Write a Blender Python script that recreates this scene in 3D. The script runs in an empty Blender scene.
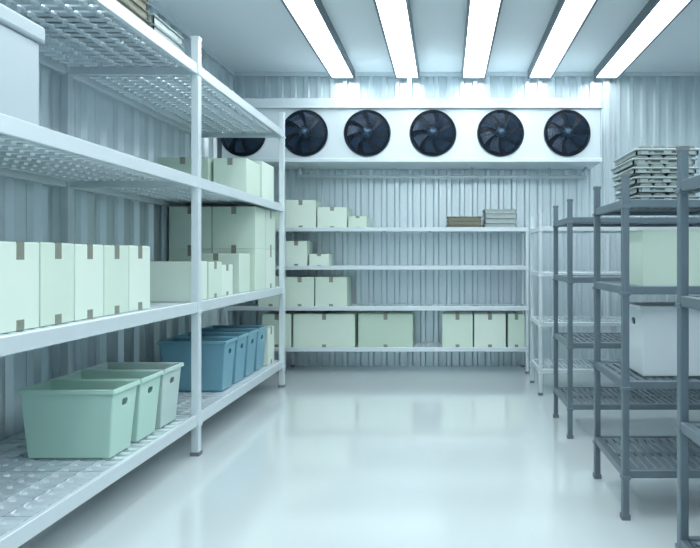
import bpy, bmesh, math, random
from mathutils import Vector, Matrix
random.seed(4)
scene = bpy.context.scene
try:
    scene.view_settings.view_transform = 'Standard'
    scene.view_settings.look = 'None'
except Exception: pass

def lin(c):
    return tuple(((v/255)/12.92 if v/255<=0.04045 else ((v/255+0.055)/1.055)**2.4) for v in c)

def mat(name, rgb, rough=0.5, metal=0.0, var=0.06, scale=6.0, bump=0.0, coat=0.0, bscale=60, spec=0.5, ior=1.5, crough=.1):
    m = bpy.data.materials.new(name); m.use_nodes = True
    nt = m.node_tree; b = nt.nodes['Principled BSDF']
    c = lin(rgb)
    tc = nt.nodes.new('ShaderNodeTexCoord')
    nz = nt.nodes.new('ShaderNodeTexNoise'); nz.inputs['Scale'].default_value = scale; nz.inputs['Detail'].default_value = 4
    nt.links.new(tc.outputs['Object'], nz.inputs['Vector'])
    mx = nt.nodes.new('ShaderNodeMix'); mx.data_type = 'RGBA'
    mx.inputs[6].default_value = (*[v*(1-var) for v in c], 1)
    mx.inputs[7].default_value = (*[min(1, v*(1+var)) for v in c], 1)
    nt.links.new(nz.outputs['Fac'], mx.inputs[0])
    nt.links.new(mx.outputs[2], b.inputs['Base Color'])
    b.inputs['Roughness'].default_value = rough
    b.inputs['Metallic'].default_value = metal
    b.inputs['IOR'].default_value = ior
    b.inputs['Specular IOR Level'].default_value = spec
    b.inputs['Coat Weight'].default_value = coat
    b.inputs['Coat Roughness'].default_value = crough
    if bump > 0:
        n2 = nt.nodes.new('ShaderNodeTexNoise'); n2.inputs['Scale'].default_value = bscale
        nt.links.new(tc.outputs['Object'], n2.inputs['Vector'])
        bp = nt.nodes.new('ShaderNodeBump'); bp.inputs['Strength'].default_value = bump; bp.inputs['Distance'].default_value = 0.01
        nt.links.new(n2.outputs['Fac'], bp.inputs['Height']); nt.links.new(bp.outputs['Normal'], b.inputs['Normal'])
    return m

def emis(name, rgb, s):
    m = bpy.data.materials.new(name); m.use_nodes = True
    nt = m.node_tree; nt.nodes.clear()
    o = nt.nodes.new('ShaderNodeOutputMaterial'); e = nt.nodes.new('ShaderNodeEmission')
    e.inputs[0].default_value = (*rgb, 1); e.inputs[1].default_value = s
    nt.links.new(e.outputs[0], o.inputs[0]); return m

M = dict(
 floor = mat('epoxy_floor', (206,216,218), 0.16, 0, 0.02, 1.2, 0.0, 1.0, 9, 0.5, 1.7, .09),
 ceil  = mat('ceiling_paint', (229,237,240), 0.6, 0, 0.01, 1.0),
 wall  = mat('corrugated_steel', (216,228,233), 0.28, 0.42, 0.04, 2.0),
 rack  = mat('white_rack_steel', (208,219,224), 0.35, 0.2, 0.03, 8.0),
 deck  = mat('galvanised_deck', (216,227,232), 0.26, 0.4, 0.05, 9.0),
 dark  = mat('dark_rack_steel', (112,127,136), 0.36, 0.4, 0.08, 8.0),
 darkd = mat('dark_rack_deck', (112,127,136), 0.36, 0.4, 0.08, 8.0),
 foot  = mat('rubber_foot', (112,120,126), 0.7),
 box   = mat('mint_cardboard', (203,220,206), 0.7, 0, 0.03, 4.0, 0.03),
 box2  = mat('pale_cardboard', (213,227,216), 0.7, 0, 0.03, 4.0, 0.03),
 box3  = mat('sage_cardboard', (184,204,189), 0.7, 0, 0.03, 4.0, 0.03),
 tape  = mat('packing_tape', (130,134,122), 0.4, 0, 0.08, 20),
 mint  = mat('mint_plastic', (184,217,204), 0.35, 0, 0.03, 3),
 mint2 = mat('grey_mint_plastic', (190,211,206), 0.35, 0, 0.03, 3),
 blue  = mat('blue_plastic', (118,166,184), 0.35, 0, 0.04, 3),
 white = mat('white_plastic', (218,226,230), 0.35, 0, 0.03, 3),
 unit  = mat('white_enamel', (214,225,230), 0.25, 0.1, 0.02, 3),
 fanblk= mat('fan_black', (18,32,48), 0.45, 0, 0.1, 10),
 fanbl = mat('fan_blade', (32,56,80), 0.35, 0.2, 0.1, 10),
 guard = mat('fan_guard_wire', (20,34,50), 0.4, 0.3),
 hub   = mat('fan_hub', (62,88,110), 0.4, 0.3),
 house = mat('light_housing', (110,123,132), 0.45, 0.3),
 tray  = mat('tray_steel', (172,184,184), 0.4, 0.3, 0.15, 15),
 traym = mat('tray_contents', (116,127,124), 0.7, 0, 0.3, 25, 0.4, 0, 40),
 trayd = mat('tray_brown', (126,126,112), 0.6, 0, 0.15, 15),
 bin   = mat('grey_bin_plastic', (176,189,196), 0.4, 0, 0.03, 3),
)
M['glow'] = emis('tube_glow', (0.88,0.968,1.0), 9.6)

class MB:
    def __init__(s): s.v=[]; s.f=[]; s.mi=[]; s.sm=[]; s.mats=[]
    def mid(s, k):
        if k not in s.mats: s.mats.append(k)
        return s.mats.index(k)
    def face(s, pts, k, smooth=False):
        n=len(s.v); s.v.extend([tuple(p) for p in pts]); s.f.append(list(range(n,n+len(pts)))); s.mi.append(s.mid(k)); s.sm.append(smooth)
    def bm(s, bm, k, smooth=False, mtx=None):
        n=len(s.v); bm.verts.index_update(); m=s.mid(k)
        for v in bm.verts: s.v.append(tuple(mtx@v.co if mtx else v.co))
        for f in bm.faces: s.f.append([n+v.index for v in f.verts]); s.mi.append(m); s.sm.append(smooth)
        bm.free()
    def box(s, x0,x1,y0,y1,z0,z1,k,bev=0.0,seg=1):
        b=bmesh.new(); bmesh.ops.create_cube(b,size=1)
        for v in b.verts: v.co=Vector(((x0+x1)/2+v.co.x*(x1-x0),(y0+y1)/2+v.co.y*(y1-y0),(z0+z1)/2+v.co.z*(z1-z0)))
        if bev>0: bmesh.ops.bevel(b,geom=b.edges[:],offset=bev,segments=seg,affect='EDGES',profile=0.5)
        s.bm(b,k)
    def cyl(s, p0,p1,r,k,seg=16,r2=None,smooth=True,caps=True):
        p0=Vector(p0);p1=Vector(p1);d=p1-p0
        b=bmesh.new(); bmesh.ops.create_cone(b,cap_ends=caps,segments=seg,radius1=r,radius2=r if r2 is None else r2,depth=d.length)
        q=d.to_track_quat('Z','Y').to_matrix().to_4x4()
        s.bm(b,k,smooth,Matrix.Translation((p0+p1)/2)@q)
    def torus(s, c, R, r, k, axis='Y', n=48, m=6):
        base=len(s.v); mi=s.mid(k)
        for i in range(n):
            a=2*math.pi*i/n
            for j in range(m):
                t=2*math.pi*j/m; rr=R+r*math.cos(t); h=r*math.sin(t)
                s.v.append((c[0]+rr*math.cos(a), c[1]+h, c[2]+rr*math.sin(a)))
        for i in range(n):
            for j in range(m):
                a=base+i*m+j; b=base+((i+1)%n)*m+j; c2=base+((i+1)%n)*m+(j+1)%m; d=base+i*m+(j+1)%m
                s.f.append([a,b,c2,d]); s.mi.append(mi); s.sm.append(True)
    def deck(s, x0,x1,y0,y1,zt,k,px,py,fx=0.72,fy=0.5,th=0.012,dip=0.0):
        nx=max(1,round((x1-x0)/px)); ny=max(1,round((y1-y0)/py)); cx=(x1-x0)/nx; cy=(y1-y0)/ny
        mi=s.mid(k)
        def ring(mx,my,hx,hy):
            r=min(hx,hy)*0.75
            if hx>=hy:
                return [(mx-hx+r,my-hy),(mx,my-hy),(mx+hx-r,my-hy),(mx+hx,my),(mx+hx-r,my+hy),(mx,my+hy),(mx-hx+r,my+hy),(mx-hx,my)]
            return [(mx-hx,my-hy+r),(mx,my-hy),(mx+hx,my-hy+r),(mx+hx,my),(mx+hx,my+hy-r),(mx,my+hy),(mx-hx,my+hy-r),(mx-hx,my)]
        for i in range(nx):
            for j in range(ny):
                a=x0+i*cx; b=y0+j*cy; mx=a+cx/2; my=b+cy/2; hx=cx*fx/2; hy=cy*fy/2
                out=[(a,b),(mx,b),(a+cx,b),(a+cx,my),(a+cx,b+cy),(mx,b+cy),(a,b+cy),(a,my)]
                rings=[(out,zt)]
                if dip>0:
                    e=min((cx-2*hx)/2,(cy-2*hy)/2)*.45
                    rings.append((ring(mx,my,hx+e,hy+e),zt-dip*.3))
                rings.append((ring(mx,my,hx,hy),zt-dip))
                rings+= [(p,z-th) for p,z in reversed(rings)]
                n=len(s.v)
                for p,z in rings:
                    for q in p: s.v.append((q[0],q[1],z))
                for g in range(len(rings)-1):
                    o=n+8*g
                    for t in range(8):
                        u=(t+1)%8
                        s.f.append([o+t,o+u,o+8+u,o+8+t]); s.mi.append(mi); s.sm.append(False)
    def done(s, name):
        me=bpy.data.meshes.new(name)
        xs=[v[0] for v in s.v]; ys=[v[1] for v in s.v]; zs=[v[2] for v in s.v]
        o=Vector(((min(xs)+max(xs))/2,(min(ys)+max(ys))/2,min(zs)))
        me.from_pydata([tuple(Vector(v)-o) for v in s.v],[],s.f)
        for k in s.mats: me.materials.append(M[k])
        me.polygons.foreach_set('material_index', s.mi); me.polygons.foreach_set('use_smooth', s.sm)
        me.update()
        ob=bpy.data.objects.new(name,me); ob.location=o; scene.collection.objects.link(ob); return ob

# ---------------- room shell
XL,XR,YB,YF,HC = -2.56, 3.32, 7.18, -1.2, 3.5
def slab(name,x0,x1,y0,y1,z0,z1,k):
    m=MB(); m.box(x0,x1,y0,y1,z0,z1,k); return m.done(name)
slab('floor',XL-.15,XR+.15,YF-.15,YB+.15,-.1,0,'floor')
slab('ceiling',XL-.15,XR+.15,YF-.15,YB+.15,HC,HC+.1,'ceil')

def corr(name, axis, c, inward, s0, s1, pitch, d=0.032):
    m=MB(); 
    P=[]; t=s0
    while t<s1-1e-6:
        for a,h in ((0,0),(.24,0),(.245,-.12),(.265,-.12),(.27,0),(.52,0),(.62,1),(.90,1)):
            q=t+a*pitch
            if q<=s1: P.append((q,h*d))
        t+=pitch
    P.append((s1,0))
    def pt(q,h,z):
        return (q,c+inward*h,z) if axis=='x' else (c+inward*h,q,z)
    for i in range(len(P)-1):
        m.face([pt(*P[i],0),pt(*P[i+1],0),pt(*P[i+1],HC),pt(*P[i],HC)],'wall')
    o=-inward*0.12
    a=[pt(s0,0,0),pt(s1,0,0),pt(s1,0,HC),pt(s0,0,HC)]
    b=[(p[0],p[1]+o,p[2]) if axis=='x' else (p[0]+o,p[1],p[2]) for p in a]
    m.face(b,'wall')
    for i in range(4): m.face([a[i],a[(i+1)%4],b[(i+1)%4],b[i]],'wall')
    return m.done(name)
corr('wall_back','x',YB,-1,XL,XR,0.155)
corr('wall_front','x',YF,1,XL,XR,0.2)
corr('wall_left','y',XL,1,YF,YB,0.24)
corr('wall_right','y',XR,-1,YF,YB,0.24)
slab('trim_1',XL,XR,YB-.05,YB-.034,HC-.05,HC,'unit')
slab('trim_2',XL+.034,XL+.05,YF,YB-.05,HC-.05,HC,'unit')
slab('trim_3',1.90,1.94,YB-.046,YB-.034,0,HC-.05,'unit')

# ---------------- lights
for x in (-1.215,-0.455,0.325,1.105,1.885):
    m=MB(); y0,y1=-0.9,7.08; w=.142; z=HC-.095
    m.box(x-w,x-w+.02,y0,y1,z,HC,'house'); m.box(x+w-.02,x+w,y0,y1,z,HC,'house')
    m.box(x-w+.02,x+w-.02,y0,y0+.02,z,HC,'house'); m.box(x-w+.02,x+w-.02,y1-.02,y1,z,HC,'house')
    m.box(x-w+.02,x+w-.02,y0+.02,y1-.02,z+.012,z+.03,'glow')
    m.done('ceiling_strip_light')

# ---------------- racks
def post(m,x,y,h,w,k):
    m.box(x-w/2,x+w/2,y-w/2,y+w/2,0.02,h,k,0.004)
    m.box(x-w/2-.004,x+w/2+.004,y-w/2-.004,y+w/2+.004,0,0.025,'foot')
    m.box(x-w/2-.002,x+w/2+.002,y-w/2-.002,y+w/2+.002,h-.012,h+.004,'foot' if k=='dark' else k)

def rack(name,xs,ys,levels,h,w,k,dk,px,py,fx,fy,bh=.06,run='y',decth=.014,dip=0.0):
    m=MB()
    for x in xs:
        for y in ys: post(m,x,y,h,w,k)
    x0,x1,y0,y1=xs[0],xs[-1],ys[0],ys[-1]
    bt=.025
    for z in levels:
        m.box(x0-bt/2-.002,x0+bt/2,y0,y1,z-bh,z+.006,k,0.003)
        m.box(x1-bt/2,x1+bt/2+.002,y0,y1,z-bh,z+.006,k,0.003)
        m.box(x0,x1,y0-bt/2-.002,y0+bt/2,z-bh,z+.006,k,0.003)
        m.box(x0,x1,y1-bt/2,y1+bt/2+.002,z-bh,z+.006,k,0.003)
        if run=='y':
            for y in ys[1:-1]: m.box(x0,x1,y-.012,y+.012,z-bh,z,k)
            for a,b in zip(ys[:-1],ys[1:]):
                n=max(1,round((b-a-.03)/.5)); step=(b-a-.03)/n
                for i in range(n):
                    m.deck(x0+.014,x1-.014,a+.015+i*step+.002,a+.015+(i+1)*step-.002,z,dk,px,py,fx,fy,decth,dip)
        else:
            for x in xs[1:-1]: m.box(x-.012,x+.012,y0,y1,z-bh,z,k)
            for a,b in zip(xs[:-1],xs[1:]):
                n=max(1,round((b-a-.03)/.5)); step=(b-a-.03)/n
                for i in range(n):
                    m.deck(a+.015+i*step+.003,a+.015+(i+1)*step-.003,y0+.014,y1-.014,z,dk,px,py,fx,fy,decth,dip)
                    if i: m.box(a+.015+i*step-.008,a+.015+i*step+.008,y0+.014,y1-.014,z-.035,z-.0145,dk)
        for x in xs:
            for y in ys:
                m.box(x-w/2-.005,x+w/2+.005,y-w/2-.005,y+w/2+.005,z-bh-.006,z-bh+.012,k,0.002)
    return m.done(name)

LZ=[.26,1.0,1.82,2.56]
rack('storage_rack',[-2.49,-1.64],[1.88,3.94,6.0],LZ,2.74,.05,'rack','deck',.12,.075,.74,.36,.065,'y',.003,.022)
BZ=[.285,.742,1.197,1.625]
rack('storage_rack',[-2.45,-1.81,.905],[6.7,7.1],BZ,1.66,.032,'rack','deck',.09,.05,.7,.45,.04,'x')
DZ=[.24,.68,1.15,1.58]
for (ya,k,dk) in ((1.70,'dark','darkd'),(2.98,'dark','darkd'),(4.31,'dark','darkd'),(5.65,'rack','deck')):
    rack('shelving_rack',[.89,3.1],[ya,ya+.555],DZ,1.71,.034,k,dk,.045,.26,.38,.86,.035,'x',.012,.004)

# ---------------- boxes
def cbox(x0,x1,y0,y1,z,h,face='x',k='box',tape=True,name='cardboard_box'):
    m=MB(); g=.002
    x0+=g;x1-=g;y0+=g;y1-=g
    m.box(x0,x1,y0,y1,z,z+h-.004,k,0.004,2)
    cx=(x0+x1)/2; cy=(y0+y1)/2
    if face=='x':
        m.box(x0+.003,x1-.003,y0+.003,cy-.0015,z+h-.005,z+h,k); m.box(x0+.003,x1-.003,cy+.0015,y1-.003,z+h-.005,z+h,k)
        if tape:
            w=min(.022,(y1-y0)*.10); L=min(.075,h*.2)
            m.box(x0-.001,x1+.001,cy-w,cy+w,z+h-.001,z+h+.001,'tape')
            for s,xx in ((-1,x0),(1,x1)):
                m.box(xx-.0012,xx+.0012,cy-w,cy+w,z+h-L,z+h+.0005,'tape')
                m.box(xx-.0012,xx+.0012,cy-w,cy+w,z+.001,z+L*.6,'tape')
    else:
        m.box(x0+.003,cx-.0015,y0+.003,y1-.003,z+h-.005,z+h,k); m.box(cx+.0015,x1-.003,y0+.003,y1-.003,z+h-.005,z+h,k)
        if tape:
            w=min(.022,(x1-x0)*.10); L=min(.065,h*.18)
            m.box(cx-w,cx+w,y0-.001,y1+.001,z+h-.001,z+h+.001,'tape')
            for yy in (y0,y1):
                m.box(cx-w,cx+w,yy-.0012,yy+.0012,z+h-L,z+h+.0005,'tape')
                m.box(cx-w,cx+w,yy-.0012,yy+.0012,z+.001,z+L*.5,'tape')
    return m.done(name)

for i in range(6):
    y=2.09+i*.24
    cbox(-2.2,-1.735,y,y+.236,LZ[1],.365+random.uniform(-.004,.004),'x','box2' if i%2 else 'box')
cbox(-2.2,-1.70,4.0,4.28,LZ[1],.27,'x','box2')
cbox(-2.2,-1.70,4.30,4.56,LZ[1],.265,'x','box')
cbox(-2.15,-1.72,4.60,4.85,LZ[1],.24,'x','box2')
for t in range(2):
    for (xa,xb) in ((-2.46,-2.08),(-2.075,-1.69)):
        for (ya,yb) in ((5.32,5.63),(5.64,5.95)):
            cbox(xa,xb,ya,yb,LZ[1]+t*.374,.373,'y' if ya<5.5 else 'x',random.choice(['box','box','box2']))
cbox(-2.12,-1.72,5.0,5.28,LZ[1],.33,'y','box')
cbox(-2.46,-2.02,5.10,5.50,LZ[2],.33,'y','box3')
cbox(-2.0,-1.71,5.15,5.52,LZ[2],.33,'y','box')
cbox(-2.05,-1.70,5.56,5.94,LZ[2],.37,'y','box2')
cbox(-2.46,-2.08,5.56,5.94,LZ[2],.34,'y','box')
cbox(-2.10,-1.70,5.74,5.95,LZ[0],.36,'x','box2')

def px(x,Z): return (x-446)/600*Z
def bbox(xa,xb,ytop,lev,k='box',face='y',d=.32):
    Z=6.74; h=1.3-(ytop-257)/600*Z - BZ[lev]
    cbox(px(xa,Z),px(xb,Z),Z,Z+d,BZ[lev],h,face,k)
bbox(285,316,200,3,'box2'); bbox(317,347,207,3,'box2'); bbox(348,367,216,3,'box')
bbox(262,283,202,3,'box')
bbox(285,307,241,2,'box2'); bbox(309,329,254,2,'box2')
bbox(258,283,276,1,'box2'); bbox(285,314,277,1,'box'); bbox(315,347,277,1,'box')
bbox(262,291,314,0,'box'); bbox(293,355,314,0,'box'); bbox(358,413,314,0,'box3'); bbox(442,473,314,0,'box'); bbox(474,506,314,0,'box2'); bbox(508,525,314,0,'box')

# ---------------- totes
def tote(x0,x1,y0,y1,z,h,k,name='plastic_tote',taper=.03):
    bmx=bmesh.new()
    cx,cy=(x0+x1)/2,(y0+y1)/2; HX=(x1-x0)/2-.014; HY=(y1-y0)/2-.014
    def P(sx,sy,v):
        f=taper*(1-v)
        return (cx+sx*(HX-f), cy+sy*(HY-f*.6), z+.006+v*(h-.006))
    us=[-1,-.30,.30,1]; vs=[0,.68,.84,1]
    V={}
    def gv(co):
        key=tuple(round(c,5) for c in co)
        if key not in V: V[key]=bmx.verts.new(co)
        return V[key]
    def F(pts):
        try: bmx.faces.new([gv(p) for p in pts])
        except ValueError: pass
    for side in range(4):
        def W(u,v):
            if side==0: return P(u,-1,v)
            if side==1: return P(1,u,v)
            if side==2: return P(-u,1,v)
            return P(-1,-u,v)
        for i in range(3):
            for j in range(3):
                if side in (1,3) and i==1 and j==1:
                    ua,ub,va,vb=us[1],us[2],vs[1],vs[2]; um=0; vm=(va+vb)/2
                    out=[(ua,va),(um,va),(ub,va),(ub,vm),(ub,vb),(um,vb),(ua,vb),(ua,vm)]
                    hu=.27; hv=.05; r=.08
                    inn=[(-hu+r,vm-hv),(0,vm-hv),(hu-r,vm-hv),(hu,vm),(hu-r,vm+hv),(0,vm+hv),(-hu+r,vm+hv),(-hu,vm)]
                    for t in range(8):
                        u=(t+1)%8
                        F([W(*out[t]),W(*out[u]),W(*inn[u]),W(*inn[t])])
                else:
                    pts=[(us[i],vs[j]),(us[i+1],vs[j]),(us[i+1],vs[j+1]),(us[i],vs[j+1])]
                    if side in (1,3):
                        vm=(vs[1]+vs[2])/2
                        if i==1 and j==0: pts=[pts[0],pts[1],pts[2],(0,vs[1]),pts[3]]
                        if i==1 and j==2: pts=[pts[0],(0,vs[2]),pts[1],pts[2],pts[3]]
                        if j==1 and i==0: pts=[pts[0],pts[1],(us[1],vm),pts[2],pts[3]]
                        if j==1 and i==2: pts=[pts[0],pts[1],pts[2],pts[3],(us[2],vm)]
                    F([W(*p) for p in pts])
    bot=[]
    for a in us: bot.append(P(a,-1,0))
    for a in us[1:]: bot.append(P(1,a,0))
    for a in us[1:]: bot.append(P(-a,1,0))
    for a in us[1:-1]: bot.append(P(-1,-a,0))
    F(list(reversed(bot)))
    top=[]
    for a in us: top.append((a,-1))
    for a in us[1:]: top.append((1,a))
    for a in us[1:]: top.append((-a,1))
    for a in us[1:-1]: top.append((-1,-a))
    def ring(o,zz):
        r=[]
        for (a,b) in top:
            p=P(a,b,1); r.append((p[0]+(o*a if abs(a)==1 else 0),p[1]+(o*b if abs(b)==1 else 0),zz))
        return r
    r0=[P(a,b,1) for a,b in top]; r1=ring(.010,z+h); r2=ring(.012,z+h-.02)
    n=len(top)
    for A,B in ((r0,r1),(r1,r2)):
        for i in range(n):
            F([A[i],A[(i+1)%n],B[(i+1)%n],B[i]])
    bmesh.ops.recalc_face_normals(bmx,faces=bmx.faces[:])
    me=bpy.data.meshes.new(name)
    o=Vector((cx,cy,z))
    for v in bmx.verts: v.co-=o
    bmx.to_mesh(me); bmx.free(); me.materials.append(M[k])
    ob=bpy.data.objects.new(name,me); ob.location=o; scene.collection.objects.link(ob)
    b=ob.modifiers.new('bev','BEVEL'); b.width=.012; b.segments=3; b.limit_method='ANGLE'; b.angle_limit=math.radians(50)
    s=ob.modifiers.new('sol','SOLIDIFY'); s.thickness=.005; s.offset=0
    return ob
for i,k in enumerate(('mint','mint','mint2')):
    tote(-2.19,-1.685,3.05+i*.275,3.315+i*.275,LZ[0]+.001,.36,k)
for i in range(4):
    tote(-2.22,-1.685,4.6+i*.275,4.865+i*.275,LZ[0]+.001,.39,'blue')
tote(.99,1.40,3.07,3.36,DZ[1]+.001,.365,'white',taper=.012)
cbox(1.0,1.42,3.06,3.32,DZ[2],.29,'y','box')

m=MB()
m.box(-2.25,-1.69,2.02,2.50,LZ[2],LZ[2]+.37,'bin',.012,2)
m.box(-2.265,-1.675,2.005,2.515,LZ[2]+.37,LZ[2]+.44,'bin',.012,2)
m.box(-2.23,-1.71,2.04,2.48,LZ[2]+.44,LZ[2]+.455,'bin',.006,1)
m.done('lidded_storage_bin')

def trays(x0,x1,y0,y1,z,n,ph,k,name='tray_stack',fill=None):
    m=MB()
    for i in range(n):
        a=z+i*ph; j=.012 if fill else .006; jx=random.uniform(-j,j); jy=random.uniform(-j,j); t=.006
        X0,X1,Y0,Y1=x0+jx,x1+jx,y0+jy,y1+jy
        m.box(X0+.012,X1-.012,Y0+.012,Y1-.012,a,a+t,k)
        hh=ph*(.45 if fill else .72)
        if fill:
            nn=4
            for q in range(nn):
                xa=X0+.02+(X1-X0-.04)*q/nn; xb=X0+.02+(X1-X0-.04)*(q+1)/nn
                m.box(xa+.003,xb-.003,Y0+.005,Y1-.005,a+t,a+ph-.001,fill,min(.014,ph*.3),3)
        m.box(X0+.010,X1-.010,Y0+.010,Y0+.018,a,a+hh,k); m.box(X0+.010,X1-.010,Y1-.018,Y1-.010,a,a+hh,k)
        m.box(X0+.010,X0+.018,Y0+.010,Y1-.010,a,a+hh,k); m.box(X1-.018,X1-.010,Y0+.010,Y1-.010,a,a+hh,k)
        m.box(X0,X1,Y0-.004,Y0+.016,a+hh-.002,a+hh+.008,k,.003); m.box(X0,X1,Y1-.02,Y1,a+hh-.002,a+hh+.008,k,.003)
        m.box(X0,X0+.02,Y0+.02,Y1-.02,a+hh-.002,a+hh+.008,k,.003); m.box(X1-.02,X1,Y0+.02,Y1-.02,a+hh-.002,a+hh+.008,k,.003)
        if not fill:
            c=6
            for j in range(c):
                xx=X0+.03+(X1-X0-.06)*j/(c-1); m.box(xx-.006,xx+.006,Y0+.02,Y1-.02,a+ph-.010,a+ph-.001,k)
        for j in range(3):
            xx=X0+.05+(X1-X0-.1)*j/2
            m.box(xx-.02,xx+.02,Y0+.002,Y0+.011,a,a+hh,k); 
    return m.done(name)
trays(.945,1.28,3.03,3.42,DZ[3],6,.048,'tray',fill='traym')
Z=6.74
trays(px(447,Z),px(482,Z),Z,Z+.3,BZ[3],3,.045,'trayd')
trays(px(484,Z),px(517,Z),Z,Z+.3,BZ[3],4,.055,'tray')
trays(-2.2,-1.7,3.05,3.45,LZ[3],5,.05,'trayd')
trays(-2.2,-1.7,3.5,3.9,LZ[3],3,.055,'tray')

# ---------------- evaporator unit
m=MB()
ux0,ux1,uy0,uy1,uz0,uz1=-2.47,1.70,6.6,7.14,2.37,2.95
m.box(ux0,ux1,uy0,uy1,uz0,uz1,'unit',.006,1)
m.box(ux0-.01,ux1+.012,uy0-.03,uy1-.005,uz0-.03,uz0+.015,'unit',.006,1)
m.box(ux0-.01,ux1+.012,uy0-.02,uy0+.03,uz1-.005,uz1+.09,'unit',.004,1)
m.box(ux0-.01,ux1+.012,uy0-.04,uy0-.01,uz1-.02,uz1+.0,'unit',.003,1)
m.box(ux1,ux1+.012,uy0-.02,uy1-.005,uz0,uz1+.05,'unit',.003,1)
fx=[-2.23,-1.551,-.865,-.143,.600,1.331]; fz=2.66
for c in fx:
    y=uy0
    m.cyl((c,y-.008,fz),(c,y+.0,fz),.255,'unit',48,r2=.262)
    m.torus((c,y-.014,fz),.247,.010,'guard',n=48,m=8)
    m.cyl((c,y-.016,fz),(c,y-.0085,fz),.24,'fanblk',48)
    m.cyl((c,y-.06,fz),(c,y-.016,fz),.055,'hub',24)
    m.cyl((c,y-.068,fz),(c,y-.06,fz),.035,'fanblk',24)
    nb=7; off=random.uniform(0,1)
    for b in range(nb):
        a0=2*math.pi*b/nb+off
        pts=[]
        R=[.05,.11,.17,.222]
        for q,r in enumerate(R):
            sw=.35*q/3; wd=[.32,.30,.30,.28][q]
            pts.append(((c+r*math.cos(a0+sw-wd),y-.02,fz+r*math.sin(a0+sw-wd)),(c+r*math.cos(a0+sw+wd),y-.05,fz+r*math.sin(a0+sw+wd))))
        for q in range(3):
            m.face([pts[q][0],pts[q+1][0],pts[q+1][1],pts[q][1]],'fanbl',True)
    for r in (.06,.088,.116,.144,.172,.200,.228):
        m.torus((c,y-.078+.03*(r/.228)**3,fz),r,.0028,'guard',n=40,m=5)
    for b in range(8):
        a=2*math.pi*b/8+.2
        m.cyl((c+.03*math.cos(a),y-.078,fz+.03*math.sin(a)),(c+.17*math.cos(a),y-.066,fz+.17*math.sin(a)),.003,'guard',6)
        m.cyl((c+.17*math.cos(a),y-.066,fz+.17*math.sin(a)),(c+.245*math.cos(a),y-.02,fz+.245*math.sin(a)),.003,'guard',6)
    m.cyl((c,y-.084,fz),(c,y-.076,fz),.034,'hub',20)
for x in (-.42,):
    for yy in (6.68,7.05):
        m.box(x-.012,x+.012,yy-.012,yy+.012,uz1,HC,'unit')
for x in (-1.95,-.42,.95):
    m.box(x-.03,x+.03,6.64,7.08,uz1+.0,uz1+.03,'unit')
m.done('evaporator_fan_unit')
m=MB()
zp=2.24; yp=6.98
m.cyl((-1.7,yp,zp),(1.62,yp,zp-.01),.018,'unit',12)
for x in (-1.5,-.6,.3,1.2): 
    m.cyl((x,yp,zp),(x,yp,2.339),.010,'unit',8)
m.cyl((1.62,yp,zp-.01),(1.62,yp,2.339),.018,'unit',12)
m.cyl((-1.7,yp,zp),(-1.7,yp,2.339),.018,'unit',12)
m.done('drain_pipe')

w=bpy.data.worlds.new('world'); scene.world=w; w.use_nodes=True
w.node_tree.nodes['Background'].inputs[0].default_value=(.75,.88,.95,1); w.node_tree.nodes['Background'].inputs[1].default_value=.3
cam=bpy.data.cameras.new('camera'); co=bpy.data.objects.new('camera',cam); scene.collection.objects.link(co)
co.location=(0,0,1.3); co.rotation_euler=(math.pi/2,0,0)
cam.sensor_fit='HORIZONTAL'; cam.sensor_width=36; cam.lens=36*600/700
cam.shift_x=-96/700; cam.shift_y=-17/700; cam.clip_start=.05
scene.camera=co
